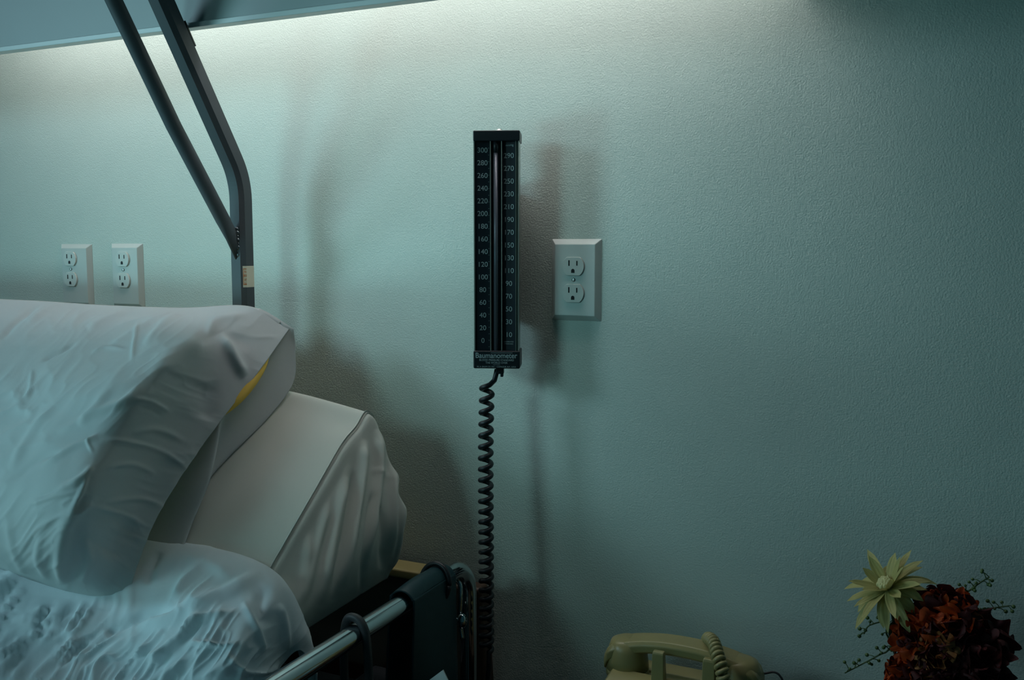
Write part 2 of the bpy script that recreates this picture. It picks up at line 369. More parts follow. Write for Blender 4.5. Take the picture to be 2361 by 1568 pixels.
tag(o, 'black coiled rubber hose hanging down from the wall gauge', 'hose')

# ------------------------------------------------------------------ trapeze post over the bed
pp = at(560, 640, -.085); PX = float(pp[0])
post = thing('trapeze_frame', 'dark grey steel bed post bent forward over the pillow with a slanting brace', 'bed post', (PX, -.085, .45))
hw = .0150; ch = .0062
prof = [(hw, ch - hw), (hw, hw - ch), (hw - ch, hw), (ch - hw, hw), (-hw, hw - ch), (-hw, ch - hw), (ch - hw, -hw), (hw - ch, -hw)]
bend = np.array([PX, -.085, float(at(556, 412, -.085)[2])])
far = np.array(atx(372, 0, PX)); dirv = (far - bend) / np.linalg.norm(far - bend)
pl = [np.array([PX, -.085, .45]), np.array([PX, -.085, 1.0]), np.array([PX, -.085, 1.3])]
a = bend - np.array([0, 0, .035]); b2 = bend + dirv * .035
for k in range(0, 9):
    t = k / 8; pl.append((1 - t) ** 2 * a + 2 * t * (1 - t) * bend + t * t * b2)
pl += [bend + dirv * .2, far + dirv * .05, far + dirv * .55]
bm = bmesh.new(); sweep(bm, pl, prof, up=(1, 0, 0)); obj('post', bm, 'post', post)
e0 = np.array(atx(549, 596, PX)); e0[1] = -.094; e1 = np.array(atx(400, 290, PX)); e2 = np.array(atx(262, 0, PX)); e3 = e2 + (e2 - e1) / np.linalg.norm(e2 - e1) * .42
e0a = np.array(atx(534, 545, PX))
bm = bmesh.new(); q = [e0, e0a, e0a + (e1 - e0a) * .15, e1, e2, e3]
rings = sweep(bm, q, circ(.0112, 18), up=(1, 0, 0)); 
for i, (s_, t_) in enumerate(((.35, .55), (.50, 1.15))):
    cc = sum((v.co for v in rings[i]), Vector()) / 18
    for v in rings[i]:
        d = v.co - cc; v.co = cc + Vector((d.x * s_, d.y * t_, d.z * t_))
obj('brace', bm, 'post', post, smooth=True)
bm = bmesh.new()
for k in range(9):
    p = atx(546 + 1.2 * k * .6, 528 + 8.5 * k, PX + .004); bmesh.ops.create_icosphere(bm, subdivisions=2, radius=.0035 + .001 * (k % 2), matrix=Matrix.Translation(V((p[0], max(p[1], -.106), p[2]))))
obj('weld_bead', bm, 'weld', post, smooth=True)
z1, z0 = float(at(575, 613, -.085)[2]), float(at(575, 662, -.085)[2])
bm = bmesh.new(); r_ = .0022
SXc = PX + hw; rim = []
# the sticker wraps the front right chamfer of the post: front strip, chamfer strip, side strip
path = [None, (PX + hw - ch * .62, -.085 - hw + ch * .38 - .0003), (PX + hw + .0003, -.085 - hw + ch), (PX + hw + .0003, -.085 + hw - ch)]
for (a0, a1) in zip(path[1:-1], path[2:]):
    first = False
    dz = .0018 if first else 0
    f = [bm.verts.new((a0[0], a0[1], z0 + dz)), bm.verts.new((a1[0], a1[1], z0)), bm.verts.new((a1[0], a1[1], z1)), bm.verts.new((a0[0], a0[1], z1 - dz))]; bm.faces.new(f)
st = obj('sticker', bm, 'sticker', post); st['label'] = 'cream sticker with an orange printed frame'
bm = bmesh.new()
A = Vector((path[1][0], path[1][1], 0)); B = Vector((path[2][0], path[2][1], 0)); nn = Vector((1, -1, 0)).normalized() * .0003
def strip(p0, p1, za, zb_):
    a_, b_ = A.lerp(B, p0) + nn, A.lerp(B, p1) + nn
    bm.faces.new([bm.verts.new((a_.x, a_.y, za)), bm.verts.new((b_.x, b_.y, za)), bm.verts.new((b_.x, b_.y, zb_)), bm.verts.new((a_.x, a_.y, zb_))])
strip(.12, .22, z0 + .004, z1 - .004); strip(.12, 1.0, z0 + .004, z0 + .005); strip(.12, 1.0, z1 - .005, z1 - .004)
ang = math.atan2(B.y - A.y, B.x - A.x)
for i, s in enumerate(('No', 'BED', 'UP', 'No')):
    text_bm(s, .0052, Matrix.Translation(A.lerp(B, .66) + nn * 1.3 + Vector((0, 0, z1 - .009 - i * .0063))) @ Matrix.Rotation(ang, 4, 'Z') @ RX, bm, ext=.00005, sx=.5)
obj('sticker_print', bm, 'orange_ink', st)
# adjuster plate on the boom
bm = bmesh.new(); pA = np.array(atx(412, 50, PX)); pB = np.array(atx(437, 108, PX)); n_ = np.cross(dirv, [1, 0, 0]); n_ /= np.linalg.norm(n_)
sweep(bm, [pA, pB], [(.012, .0012), (-.012, .0012), (-.012, -.0012), (.012, -.0012)], up=(1, 0, 0)); obj('adjuster_plate', bm, 'black', post)

# ------------------------------------------------------------------ mattress under a fitted sheet
def zi(y): return 1.12 + (y + .14) * .81
prof_m = [(-.125, .93), (-.122, 1.00), (-.118, 1.08), (-.124, 1.112), (-.140, 1.120), (-.165, 1.102), (-.20, zi(-.20)), (-.26, zi(-.26)), (-.32, zi(-.32)), (-.38, zi(-.38)), (-.44, zi(-.44)), (-.50, .835), (-.58, .803), (-.8, .79), (-1.2, .79), (-1.9, .79)]
XL, XR = -1.66, -.765
side = [(-.003, .004), (.004, .035), (.010, .14), (.021, .30), (.037, .50), (.041, .67), (.032, .85), (.018, 1.0)]
rows = []
for k, (y, z) in enumerate(prof_m):
    row = []
    drape = float(np.interp(y, [-1.9, -.55, -.45, -.12], [.70, .70, .845, .862]))
    zt = max(z, 1.0) if k < 3 else z
    zt = 1.10 if k < 3 else z
    row += [(XL - .04, y, drape if k > 2 else z), (XL - .02, y, (drape + z) / 2)]
    for x in np.linspace(XL, XR - .014, 9):
        u = (x - (XL + XR) / 2) / ((XR - XL) / 2); row.append((x, y, z + .022 * (1 - abs(u) ** 2.2) * (1 if k > 2 else .3) - (.012 * max(0, u - .6) / .4 if 2 < k < 6 else 0)))
    fr = min(1, .25 + .75 * max(0, 1 - abs(y + .12) / .5)) if y > -.5 else .5
    ztop = (z - (.012 if k < 6 else 0)) if k > 2 else 1.098
    for dx, dz in side:
        yy = y + (-.006 if k < 3 else 0)
        row.append((XR + dx * fr * 1.1, yy, ztop + (drape - ztop) * dz if k > 2 else min(ztop + (drape - ztop) * dz, ztop)))
    rows.append(row)
# pull the end rows of the drape together so the sheet wraps the corner
for k in range(3):
    for j in range(11, 19):
        x, y, z = rows[k][j]; rows[k][j] = (XR - .012 + (x - XR) * (.45 + .2 * k), -.116 - .001 * k, z - (.006 if j < 14 else 0))
G = patch(rows, 260, 260); N = gnormals(G)
if N[130, 104, 2] < 0: N = -N
S = [([(870, 985), (872, 1100), (845, 1300)], 9, .006), ([(885, 1000), (905, 1120), (900, 1300)], 7, .006), ([(838, 1010), (830, 1120), (790, 1360)], 10, .006),
     ([(850, 1085), (880, 1090), (900, 1110)], 6, .0015), ([(800, 1090), (770, 1220), (735, 1400)], 12, .006), ([(760, 1150), (730, 1260), (700, 1390)], 9, .004),
     ([(893, 1000), (925, 1150), (905, 1330)], 6, .005), ([(715, 1230), (700, 1330), (690, 1400)], 10, .004), ([(860, 1130), (850, 1200), (830, 1370)], 6, -.004),
     ([(815, 1080), (800, 1200), (765, 1380)], 7, -.004), ([(870, 1160), (885, 1230), (880, 1320)], 9, -.004),
     ([(640, 985), (560, 1070), (440, 1180)], 6, .0010), ([(700, 1010), (600, 1100), (470, 1190)], 7, .0010), ([(760, 1020), (650, 1100)], 7, .0008)]
jj = np.arange(260) / 259 * 18; S = [(p_, w_, a_ * (1.7 if w_ > 5.5 and abs(a_) > .0035 else 1)) for p_, w_, a_ in S]; mk = np.where(jj < 10, np.clip((9.6 - jj) / .8, 0, 1), np.clip((jj - 11.6) / 1.2, 0, 1))[None, :] * np.ones((260, 1))
G = strokes(G, N, S, mask=mk)
bm = bmesh.new(); gridmesh(bm, G); bmesh.ops.recalc_face_normals(bm, faces=bm.faces)
o = obj('mattress', bm, 'fitted', None, smooth=True)
s_ = o.modifiers.new('s', 'SOLIDIFY'); s_.thickness = .004; s_.offset = -1
tag(o, 'white mattress with a fitted sheet, its head end raised against the wall', 'mattress')

# ------------------------------------------------------------------ pillow in its case
cols = [
 [(-420, 680, .12), (-410, 760, .15), (-400, 860, .165), (-400, 980, .165), (-400, 1100, .15), (-400, 1200, .11), (-400, 1260, .03)],
 [(-160, 684, .125), (-150, 770, .155), (-150, 870, .175), (-150, 990, .175), (-150, 1110, .16), (-150, 1230, .115), (-150, 1300, .03)],
 [(60, 692, .125), (60, 780, .163), (60, 880, .190), (40, 1000, .195), (20, 1130, .185), (20, 1260, .13), (50, 1354, .03)],
 [(240, 703, .125), (240, 790, .175), (200, 890, .213), (160, 1010, .213), (130, 1140, .205), (120, 1270, .145), (150, 1376, .03)],
 [(420, 709, .127), (403, 790, .186), (333, 888, .214), (268, 1010, .202), (213, 1130, .194), (196, 1270, .125), (222, 1388, .03)],
 [(575, 706, .118), (505, 800, .137), (440, 900, .132), (383, 1010, .118), (318, 1130, .106), (268, 1270, .080), (262, 1392, .03)],
 [(668, 757, .076), (605, 845, .083), (540, 930, .082), (468, 1025, .076), (402, 1122, .070), (340, 1240, .060), (291, 1388, .031)]]
backedge = [(677, 757, .074), (680, 810, .046), (673, 888, .018), (595, 985, .012), (500, 1055, .010), (425, 1165, .012), (293, 1388, .028)]
ob = [0, .085, .045, .022, .016, .018, 0]
loop = []            # loop[u][v] : u around (front rows top->bottom then back rows bottom->top), v along
fr_ = [[inc(*c[r]) for c in cols] for r in range(7)]
bk_ = []
for r in (6, 5, 4, 3, 2, 1, 0):
    row = []
    for ci, c in enumerate(cols):
        if ci == len(cols) - 1: row.append(inc(*backedge[r]))
        else:
            P = inc(*c[r]); 
            row.append(P - NI * (c[r][2] - ob[r]) if r not in (0, 6) else P)
    bk_.append(row)
NU, NV = 240, 300
Gf = patch(fr_, NU, NV); Nf = gnormals(Gf)
if (Nf[50, 70] @ NI) < 0: Nf = -Nf
S = [([(470, 795), (420, 805), (340, 875)], 15, .007), ([(508, 762), (540, 825), (566, 872)], 9, .011), ([(480, 775), (500, 740), (580, 722)], 8, .005), ([(455, 800), (500, 770), (590, 800)], 14, -.005),
     ([(330, 885), (290, 925), (215, 955), (180, 985)], 7, .005), ([(300, 922), (345, 925), (390, 950)], 4, .0035), ([(320, 935), (350, 945), (372, 960)], 4, -.0025), ([(218, 1072), (185, 1105), (120, 1140)], 6, .006), ([(203, 1098), (178, 1150), (160, 1185)], 4, .005),
     ([(215, 1155), (160, 1195), (140, 1290), (150, 1350)], 11, .009), ([(192, 1235), (205, 1290), (185, 1345)], 8, .005), ([(60, 748), (110, 715), (145, 700)], 6, .004), ([(0, 785), (40, 742), (90, 708)], 5, -.004),
     ([(95, 835), (135, 815), (180, 790)], 3, -.0035), ([(200, 762), (240, 738), (290, 715)], 7, .004), ([(330, 800), (380, 745), (420, 722)], 6, .004), ([(320, 742), (310, 790), (305, 835)], 3.5, .003), ([(210, 815), (245, 802), (290, 805)], 3, .0025),
     ([(100, 1220), (90, 1280), (110, 1340)], 8, .004), ([(20, 1180), (30, 1260), (60, 1330)], 8, .003), ([(360, 1095), (300, 1070), (240, 1080)], 5, .003), ([(440, 1090), (370, 1040), (290, 1018), (240, 1015)], 4.5, .0035), ([(390, 1175), (320, 1150), (240, 1160)], 5, .003), ([(340, 1215), (280, 1185), (210, 1165)], 4, .0025),
     ([(230, 1010), (170, 1030), (90, 1080)], 5, .004), ([(150, 1040), (90, 1060), (30, 1110)], 5, -.003), ([(130, 1000), (200, 960), (260, 900)], 7, .003), ([(230, 1000), (205, 1020), (215, 1045)], 3, .0025),
     ([(80, 1150), (130, 1130), (180, 1110)], 3.5, -.003), ([(70, 1165), (120, 1148), (170, 1135)], 3.5, .0025), ([(300, 1000), (360, 990), (430, 1020)], 6, .003), ([(470, 880), (480, 930), (470, 970)], 20, -.006), ([(320, 1210), (270, 1240), (240, 1290)], 22, -.007), ([(250, 800), (300, 770), (350, 745)], 5, .003),
     ([(130, 935), (70, 1010), (20, 1090)], 8, .004), ([(75, 850), (72, 890), (60, 930)], 4, .002)]
rr = np.minimum(np.linspace(0, 1, NU) / .06, 1)[:, None] * np.minimum((1 - np.linspace(0, 1, NU)) / .04, 1)[:, None] * np.ones((1, NV))
pxs = projn(Gf); rX = np.interp(pxs[..., 1], [700, 745, 790, 880, 1000, 1150, 1350], [640, 560, 480, 335, 240, 200, 150])
left = 1 / (1 + np.exp((pxs[..., 0] - rX) / 18))
S = [(p_, w_ * 1.25, a_ * .85) for p_, w_, a_ in S]
Gf = strokes(Gf, Nf, S, mask=rr)
Gf = Gf + Nf * (rr * (left * (.0030 * creases(pxs, -38, 110, 26, 0)) + (1 - left) * .0022 * creases(pxs, 18, 120, 34, 2)))[..., None]
Gb = patch(bk_, 70, NV)
pil = thing('pillow', 'white pillow in a loose open-ended case, propped on the raised mattress', 'pillow', inc(100, 1200, .02))
bm = bmesh.new(); gridmesh(bm, Gf); gridmesh(bm, Gb)
bmesh.ops.remove_doubles(bm, verts=bm.verts, dist=.0006); bmesh.ops.recalc_face_normals(bm, faces=bm.faces)
o = obj('pillowcase', bm, 'case', pil, smooth=True); s_ = o.modifiers.new('s', 'SOLIDIFY'); s_.thickness = .0014
# stuffing pillow seen inside the open end
cc = inc(330, 1010, .070); ex = np.array([1.0, 0, 0]); bm = bmesh.new()
bmesh.ops.create_icosphere(bm, subdivisions=5, radius=1)
c1 = inc(622, 905, .046)     # right tip
cen = Vector((float(c1[0]) - .30, float(c1[1]) - .02, float(c1[2]) + .01))
for v in bm.verts:
    x, t, n = v.co; sg = lambda q, p: math.copysign(abs(q) ** p, q)
    n2 = n * (1 - .35 * abs(t)); p = Vector((sg(x, .8) * .30, 0, 0)) + Vector(V(TI)) * (sg(t, .8) * .14) + Vector(V(NI)) * (n2 * .034)
    v.co = cen + p + Vector(V(NI)) * .012
o = obj('inner_pillow', bm, 'ticking', pil, smooth=True); o['label'] = 'yellow pillow ticking inside the open case'

# ------------------------------------------------------------------ rumpled top sheet
rz = [[(-300, 1240, .955), (150, 1243, .957), (360, 1245, .960), (520, 1270, .960), (610, 1305, .955), (655, 1352, .943), (690, 1450, .895), (694, 1500, .870)],
      [(-300, 1330, .925), (150, 1340, .925), (330, 1330, .935), (470, 1350, .945), (555, 1385, .943), (605, 1425, .930), (635, 1490, .890), (650, 1530, .860)],
      [(-300, 1430, .893), (130, 1430, .893), (300, 1440, .900), (400, 1460, .912), (480, 1490, .912), (530, 1530, .90), (570, 1570, .875), (600, 1600, .85)],
      [(-300, 1560, .855), (80, 1560, .855), (220, 1560, .858), (310, 1580, .86), (390, 1610, .86), (450, 1640, .857), (500, 1680, .85), (540, 1710, .835)],
      [(-300, 1800, .82), (0, 1800, .82), (130, 1800, .82), (220, 1810, .82), (310, 1830, .82), (390, 1850, .82), (450, 1880, .82), (500, 1920, .81)]]
R = [[atz(*p) for p in r] for r in rz]
back = [[p + np.array([(-.004 if j > 4 else 0), .035, -.045]) for j, p in enumerate(R[0])]]
back0 = [[p + np.array([(-.02 if j > 4 else 0), .05, -.10]) for j, p in enumerate(R[0])]]
lastrow = [[p + np.array([0, -.5, -.02]) for p in R[-1]]]
G = patch(back0 + back + R + lastrow, 260, 260); N = gnormals(G)
if N[60, 60, 2] < 0: N = -N
S = [([(610, 1318), (520, 1370), (400, 1425), (310, 1445)], 12, .010), ([(560, 1410), (460, 1440), (400, 1490), (365, 1535)], 7, .010), ([(425, 1405), (340, 1418), (270, 1450), (240, 1462)], 9, -.010),
     ([(560, 1385), (590, 1450), (605, 1510)], 7, .007), ([(440, 1482), (500, 1492), (548, 1490)], 5, .007), ([(640, 1390), (655, 1440), (660, 1500)], 8, .006), ([(615, 1345), (600, 1400), (622, 1450)], 14, -.008), ([(500, 1360), (450, 1395), (380, 1410)], 6, .004),
     ([(118, 1400), (100, 1430), (92, 1462)], 5, -.009), ([(110, 1395), (92, 1425), (80, 1455)], 5, .005), ([(60, 1470), (30, 1500), (0, 1530)], 5, .005), ([(455, 1508), (400, 1550), (330, 1600)], 9, .007), ([(520, 1512), (560, 1548), (612, 1548), (642, 1520)], 5, .007),
     ([(300, 1470), (250, 1510), (190, 1560)], 6, .005), ([(230, 1460), (180, 1500), (110, 1560)], 6, -.005), ([(160, 1480), (110, 1530), (60, 1580)], 6, .005), ([(380, 1450), (350, 1490), (320, 1520)], 4, .005),
     ([(420, 1290), (480, 1300), (540, 1330)], 12, .004), ([(370, 1270), (350, 1310), (340, 1350)], 8, -.005), ([(200, 1410), (160, 1430), (130, 1470)], 5, .004), ([(470, 1300), (430, 1340), (400, 1390)], 10, .004)]
S = [(p_, w_ * 1.25, a_ * .9) for p_, w_, a_ in S]
G = strokes(G, N, S); pxs = projn(G); lw = np.clip((620 - pxs[..., 0] * .6 - (1568 - pxs[..., 1]) * 1.2) / 200, .12, 1)
G = G + N * (lw * .0085 * creases(pxs, -56, 120, 27, 3))[..., None]
bm = bmesh.new(); gridmesh(bm, G); bmesh.ops.recalc_face_normals(bm, faces=bm.faces)
o = obj('bed_sheet', bm, 'sheet', None, smooth=True); s_ = o.modifiers.new('s', 'SOLIDIFY'); s_.thickness = .003; s_.offset = -1
tag(o, 'rumpled white top sheet bunched across the bed below the pillow', 'bed sheet')

# ------------------------------------------------------------------ bed frame with headboard and side rail
bed = thing('hospital_bed', 'hospital bed with a brown headboard, dark frame and a chrome side rail', 'bed', (-1.2, -1.0, 0))
hz = .848
def hb(x0, x1, y0, y1, z0_, z1_, fl=0):
    bm = bmesh.new(); vs = bx(bm, x0, x1, y0, y1, z0_, z1_)
    for v in vs:
        if v.co.z < z0_ + .001 and v.co.x > x1 - .001: v.co.x += fl
    return bm
bm = hb(-1.80, -.622, -.066, -.036, .28, hz - .004, .035); hbd = obj('headboard', bm, 'wood', bed, bevel=.006)
bm = hb(-1.79, -.72, -.072, -.030, hz - .006, hz + .008); obj('edge_trim', bm, 'tan', hbd, bevel=.003)
bm = bmesh.new(); bx(bm, -1.64, -.76, -1.95, -.115, .60, .69); bx(bm, -1.70, -1.62, -1.95, -.08, .42, .60); bx(bm, -.80, -.735, -1.95, -.08, .42, .70); obj('bed_frame', bm, 'frame', bed, bevel=.004)
bm = bmesh.new(); pr = []
for (y, z) in ((-.135, 1.095), (-.48, .815), (-.52, .79), (-.52, .70), (-.47, .70), (-.135, .965)): pr.append((y, z))
a_ = [bm.verts.new((-1.62, y, z - .012)) for y, z in pr]; b_ = [bm.verts.new((-.775, y, z - .012)) for y, z in pr]
bm.faces.new(a_[::-1]); bm.faces.new(b_)
for i in range(6): bm.faces.new((a_[i], b_[i], b_[(i + 1) % 6], a_[(i + 1) % 6]))
bmesh.ops.recalc_face_normals(bm, faces=bm.faces); bm.free()
for x in (-1.66, -.77):
    for y in (-.12, -1.9):
        bm = bmesh.new(); bx(bm, x - .02, x + .02, y - .02, y + .02, .10, .44); lg = obj('leg', bm, 'frame', bed, bevel=.003)
        bm = bmesh.new(); lathe(bm, [(.045, 0), (.05, .004), (.05, .022), (.045, .026)], (x + .013, y, .05), 24, Matrix.Rotation(-math.pi / 2, 4, 'Y')); obj('caster', bm, 'rubber', lg, smooth=True)
RXx, RZ = -.632, .890
rl = [(RXx, -1.3, RZ), (RXx, -.6, RZ), (RXx, -.3, RZ), (RXx, -.132, RZ)]
for k in range(1, 9):
    a = k / 8 * math.pi / 2; rl.append((RXx + .001 * k / 8, -.132 + .045 * math.sin(a), RZ - .045 * (1 - math.cos(a))))
rl += [(RXx + .001, -.087, .78), (RXx + .001, -.087, .66), (RXx + .001, -.087, .50)]
bm = bmesh.new(); tube(bm, rl, .0125, 28, up=(1, 0, 0)); rail = obj('side_rail', bm, 'chrome', bed, smooth=True)
rail['label'] = 'chrome tube side rail curving down at the head end'
bm = bmesh.new(); tube(bm, [(RXx - .004, -1.3, .66), (RXx - .004, -.12, .66)], .009, 16); bx(bm, -.74, RXx, -.34, -.30, .48, .51); bx(bm, -.74, RXx, -1.24, -1.20, .48, .51)
tube(bm, [(RXx + .001, -.087, .495), (RXx + .001, -1.3, .495)], .011, 16); obj('rail_crossbar', bm, 'chrome', rail, smooth=False)
# latch at the end of the rail
bm = bmesh.new(); lp = [at(1054, 1338, -.120), at(1061, 1350, -.122), at(1062, 1380, -.124), at(1060, 1420, -.124), at(1063, 1455, -.124), at(1066, 1472, -.124)]
tube(bm, spl(lp, 24), .0034, 12); lt = obj('latch_wire', bm, 'chrome', rail, smooth=True)
bm = bmesh.new(); bmesh.ops.create_uvsphere(bm, u_segments=20, v_segments=14, radius=.0075, matrix=Matrix.Translation(V(at(1065, 1432, -.128))) @ Matrix.Diagonal((1, 1, 1.5, 1))); bx(bm, *(lambda c: (c[0] - .012, c[0], c[1] - .003, c[1] + .003, c[2] - .003, c[2] + .003))(at(1058, 1430, -.128)))
obj('latch_knob', bm, 'chrome', rail, smooth=True)
# teal vinyl pad / bag slung over the rail
def bagring(y, top, flare):
    R0 = .0165
    pts = [(RXx - R0 * 1.05, .62), (RXx - R0 * 1.05, .80)]
    for k in range(9):
        a = math.pi - math.pi * k / 8; pts.append((RXx + R0 * math.cos(a), RZ + R0 * math.sin(a) * top))
    pts += [(RXx + R0 + flare * .4, .82), (RXx + R0 + flare, .74), (RXx + R0 + flare * 1.3, .60), (RXx + R0 + flare * 1.3, .48)]
    return [(x, y - (.10 * max(0, (RZ - z)) if y < -.25 else 0), z) for x, z in pts]
rows = [bagring(-.268, 1.0, .004), bagring(-.250, 1.15, .010), bagring(-.225, 1.25, .012), bagring(-.195, 1.2, .012), bagring(-.170, 1.15, .008), bagring(-.157, 1.0, .002)]
G = patch(rows, 60, 110); N = gnormals(G)
S = [([(930, 1370), (980, 1335), (1010, 1325)], 5, -.0012)]
bm = bmesh.new(); gridmesh(bm, G); bmesh.ops.recalc_face_normals(bm, faces=bm.faces)
o = obj('rail_bag', bm, 'bag', None, smooth=True); s_ = o.modifiers.new('s', 'SOLIDIFY'); s_.thickness = .0025; s_.offset = 1
tag(o, 'dark teal vinyl bag slung over the chrome bed rail', 'bag')
# ring clip around the bag
bm = bmesh.new(); rp = []
cR = Vector((RXx, -.182, RZ + .001))
for k in range(33):
    a = 2 * math.pi * k / 32; rp.append(cR + Vector((.022 * math.cos(a), .005 * math.sin(a), .026 * math.sin(a) - .001)))
tube(bm, rp, .0036, 12); o = obj('ring_clip', bm, 'black', None, smooth=True); tag(o, 'glossy black ring clip around the teal bag on the rail', 'clip')
# grey hose hooked over the rail
bm = bmesh.new(); hy = float(atz(787, 1455, RZ)[1])
hp = [(RXx - .022, hy + .012, .72), (RXx - .022, hy + .006, .84), (RXx - .016, hy + .002, RZ + .008), (RXx - .002, hy, RZ + .020), (RXx + .013, hy - .002, RZ + .010), (RXx + .019, hy - .004, RZ - .02), (RXx + .021, hy - .004, .80), (RXx + .022, hy - .002, .70), (RXx + .022, hy, .55)]
tube(bm, spl(hp, 60), .0052, 14); o = obj('hooked_tube', bm, 'hose', None, smooth=True); tag(o, 'thin grey tube hooked over the chrome rail near the sheet', 'tube')
# corner of a paper tag sticking out below the bag
bm = bmesh.new(); a_ = [at(990, 1568, -.36), at(1021, 1545, -.36), at(1034, 1572, -.365), at(1040, 1640, -.37), at(985, 1640, -.37)]
f0 = [bm.verts.new(V(p)) for p in a_]; f1 = [bm.verts.new(V(p) + Vector((0, .0015, 0))) for p in a_]
bm.faces.new(f0); bm.faces.new(f1[::-1])
for i in range(5): bm.faces.new((f0[i], f0[(i + 1) % 5], f1[(i + 1) % 5], f1[i]))
bmesh.ops.recalc_face_normals(bm, faces=bm.faces); o = obj('paper_tag', bm, 'paper', None); tag(o, 'pale folded paper corner tucked against the dark bag below the rail', 'paper')

# ------------------------------------------------------------------ nightstand (its top is just below the frame)
ns = thing('nightstand', 'low bedside cabinet carrying the telephone and the flowers', 'nightstand', (-.12, -.2, 0))
TZ = .690
bm = bmesh.new(); bx(bm, -.47, .30, -.42, -.03, TZ - .025, TZ); obj('top', bm, 'wood', ns, bevel=.004)
bm = bmesh.new(); bx(bm, -.45, .28, -.40, -.03, .06, TZ - .025); obj('body', bm, 'wood', ns, bevel=.003)
for z in (.12, .40):
    bm = bmesh.new(); bx(bm, -.44, .27, -.412, -.400, z, z + .24); d = obj('drawer', bm, 'wood', ns, bevel=.003)
    bm = bmesh.new(); tube(bm, [(-.14, -.413, z + .13), (-.14, -.432, z + .13), (-.02, -.432, z + .13), (-.02, -.413, z + .13)], .005, 10); obj('handle', bm, 'chrome', d, smooth=True)
for x in (-.43, .26):
    for y in (-.38, -.05):
        bm = bmesh.new(); bx(bm, x - .015, x + .015, y - .015, y + .015, 0, .06); obj('leg', bm, 'wood', ns)

# ------------------------------------------------------------------ telephone
HY = -.115
hl = at(1403, 1520, HY); hr = at(1757, 1540, HY); hc = (V(hl) + V(hr)) / 2; HL = (V(hr) - V(hl)).length / 2
ztop = float(at(1575, 1474, HY)[2])
ph_ = thing('telephone', 'beige desk telephone with its handset on the cradle', 'telephone', (hc.x, HY - .03, TZ))
bm = bmesh.new(); rings = []
nseg = 40
for i in range(nseg + 1):
    u = -1 + 2 * i / nseg; x = hc.x + u * HL
    arch = ztop - .006 - .023 * abs(u) ** 2.4
    if abs(u) > .9: arch -= .010 * ((abs(u) - .9) / .1) ** 2
    th = .0085 + .0035 * max(0, abs(u) - .45)
    wd = .0185 + .004 * max(0, (abs(u) - .5) / .5) - (.006 * ((abs(u) - .92) / .08) ** 2 if abs(u) > .92 else 0)
    pr = [(-wd, -th * .7), (-wd * 1.03, th * .35), (-wd * .80, th), (wd * .80, th), (wd * 1.03, th * .35), (wd, -th * .7), (wd * .7, -th * 1.1), (-wd * .7, -th * 1.1)]
    rings.append([bm.verts.new((x, HY + a, arch - .004 + b)) for a, b in pr])
for i in range(nseg):
    for j in range(8): bm.faces.new((rings[i][j], rings[i][(j + 1) % 8], rings[i + 1][(j + 1) % 8], rings[i + 1][j]))
bm.faces.new(rings[0]); bm.faces.new(rings[-1][::-1]); bmesh.ops.recalc_face_normals(bm, faces=bm.faces)
hs = obj('handset', bm, 'phone', ph_, bevel=.0018)
for s in (-1, 1):
    bm = bmesh.new(); cx = hc.x + s * (HL - .0275); zt_ = ztop - .020
    lathe(bm, [(.012, .010), (.0215, .0055), (.0250, -.004), (.0272, -.018), (.0285, -.031)], (cx, HY, zt_), 36); obj('earpiece', bm, 'phone', hs, smooth=True, bevel=0)
    bm = bmesh.new(); lathe(bm, [(.0278, -.0315), (.0284, -.034), (.0284, -.040), (.020, -.043)], (cx, HY, zt_), 36); obj('earpiece_cap', bm, 'phone', hs, smooth=True)
# body: sloping top with keypad recess
zbod = ztop - .047
def loft(bm, secs):
    vs = [[bm.verts.new(p) for p in s] for s in secs]
    for i in range(len(vs) - 1):
        for j in range(len(vs[0])): bm.faces.new((vs[i][j], vs[i][(j + 1) % len(vs[0])], vs[i + 1][(j + 1) % len(vs[0])], vs[i + 1][j]))
    bm.faces.new(vs[0]); bm.faces.new(vs[-1][::-1]); bmesh.ops.recalc_face_normals(bm, faces=bm.faces)
bm = bmesh.new(); cxb = hc.x + .004
def sec(x, k=1.0):
    zz = [(HY + .055, TZ + .006), (HY + .050, zbod - .012), (HY + .02, zbod - .012), (HY + .018, zbod - .016), (HY - .018, zbod - .016), (HY - .022, zbod + .002), (HY - .060, zbod - .004), (HY - .165, TZ + .024), (HY - .172, TZ + .006)]
    return [(x, y, TZ + .006 + (z - TZ - .006) * k) for y, z in zz]
loft(bm, [sec(cxb - .098, .88), sec(cxb - .090, 1), sec(cxb + .062, 1), sec(cxb + .070, .9)]); obj('body', bm, 'phone', ph_, bevel=.003)
for x in (-.07, .05):
    for y in (-.14, .03): bm = bmesh.new(); lathe(bm, [(.008, 0), (.007, .0065)], (cxb + x, HY + y, TZ), 12); obj('rubber_foot', bm, 'rubber', ph_, smooth=True)
sl = math.atan2((zbod - .004) - (TZ + .024), .105)
KM = Matrix.Translation((cxb - .012, HY - .060, zbod - .004)) @ Matrix.Rotation(sl, 4, 'X')      # local -y runs down the slope
bm = bmesh.new(); bx(bm, -.050, .050, -.098, -.004, .0002, .0030); bm.transform(KM); kp = obj('keypad_frame', bm, 'phone_trim', ph_, bevel=.001)
bm = bmesh.new(); bx(bm, -.0475, .0475, -.0955, -.0065, .0028, .0036); bm.transform(KM); obj('keypad_plate', bm, 'phone_dark', kp)
bm = bmesh.new()
for r in range(4):
    for c in range(3): bx(bm, -.031 + c * .022, -.016 + c * .022, -.090 + r * .019, -.077 + r * .019, .0036, .007)
bm.transform(KM); obj('keys', bm, 'phone_trim', kp, bevel=.001)
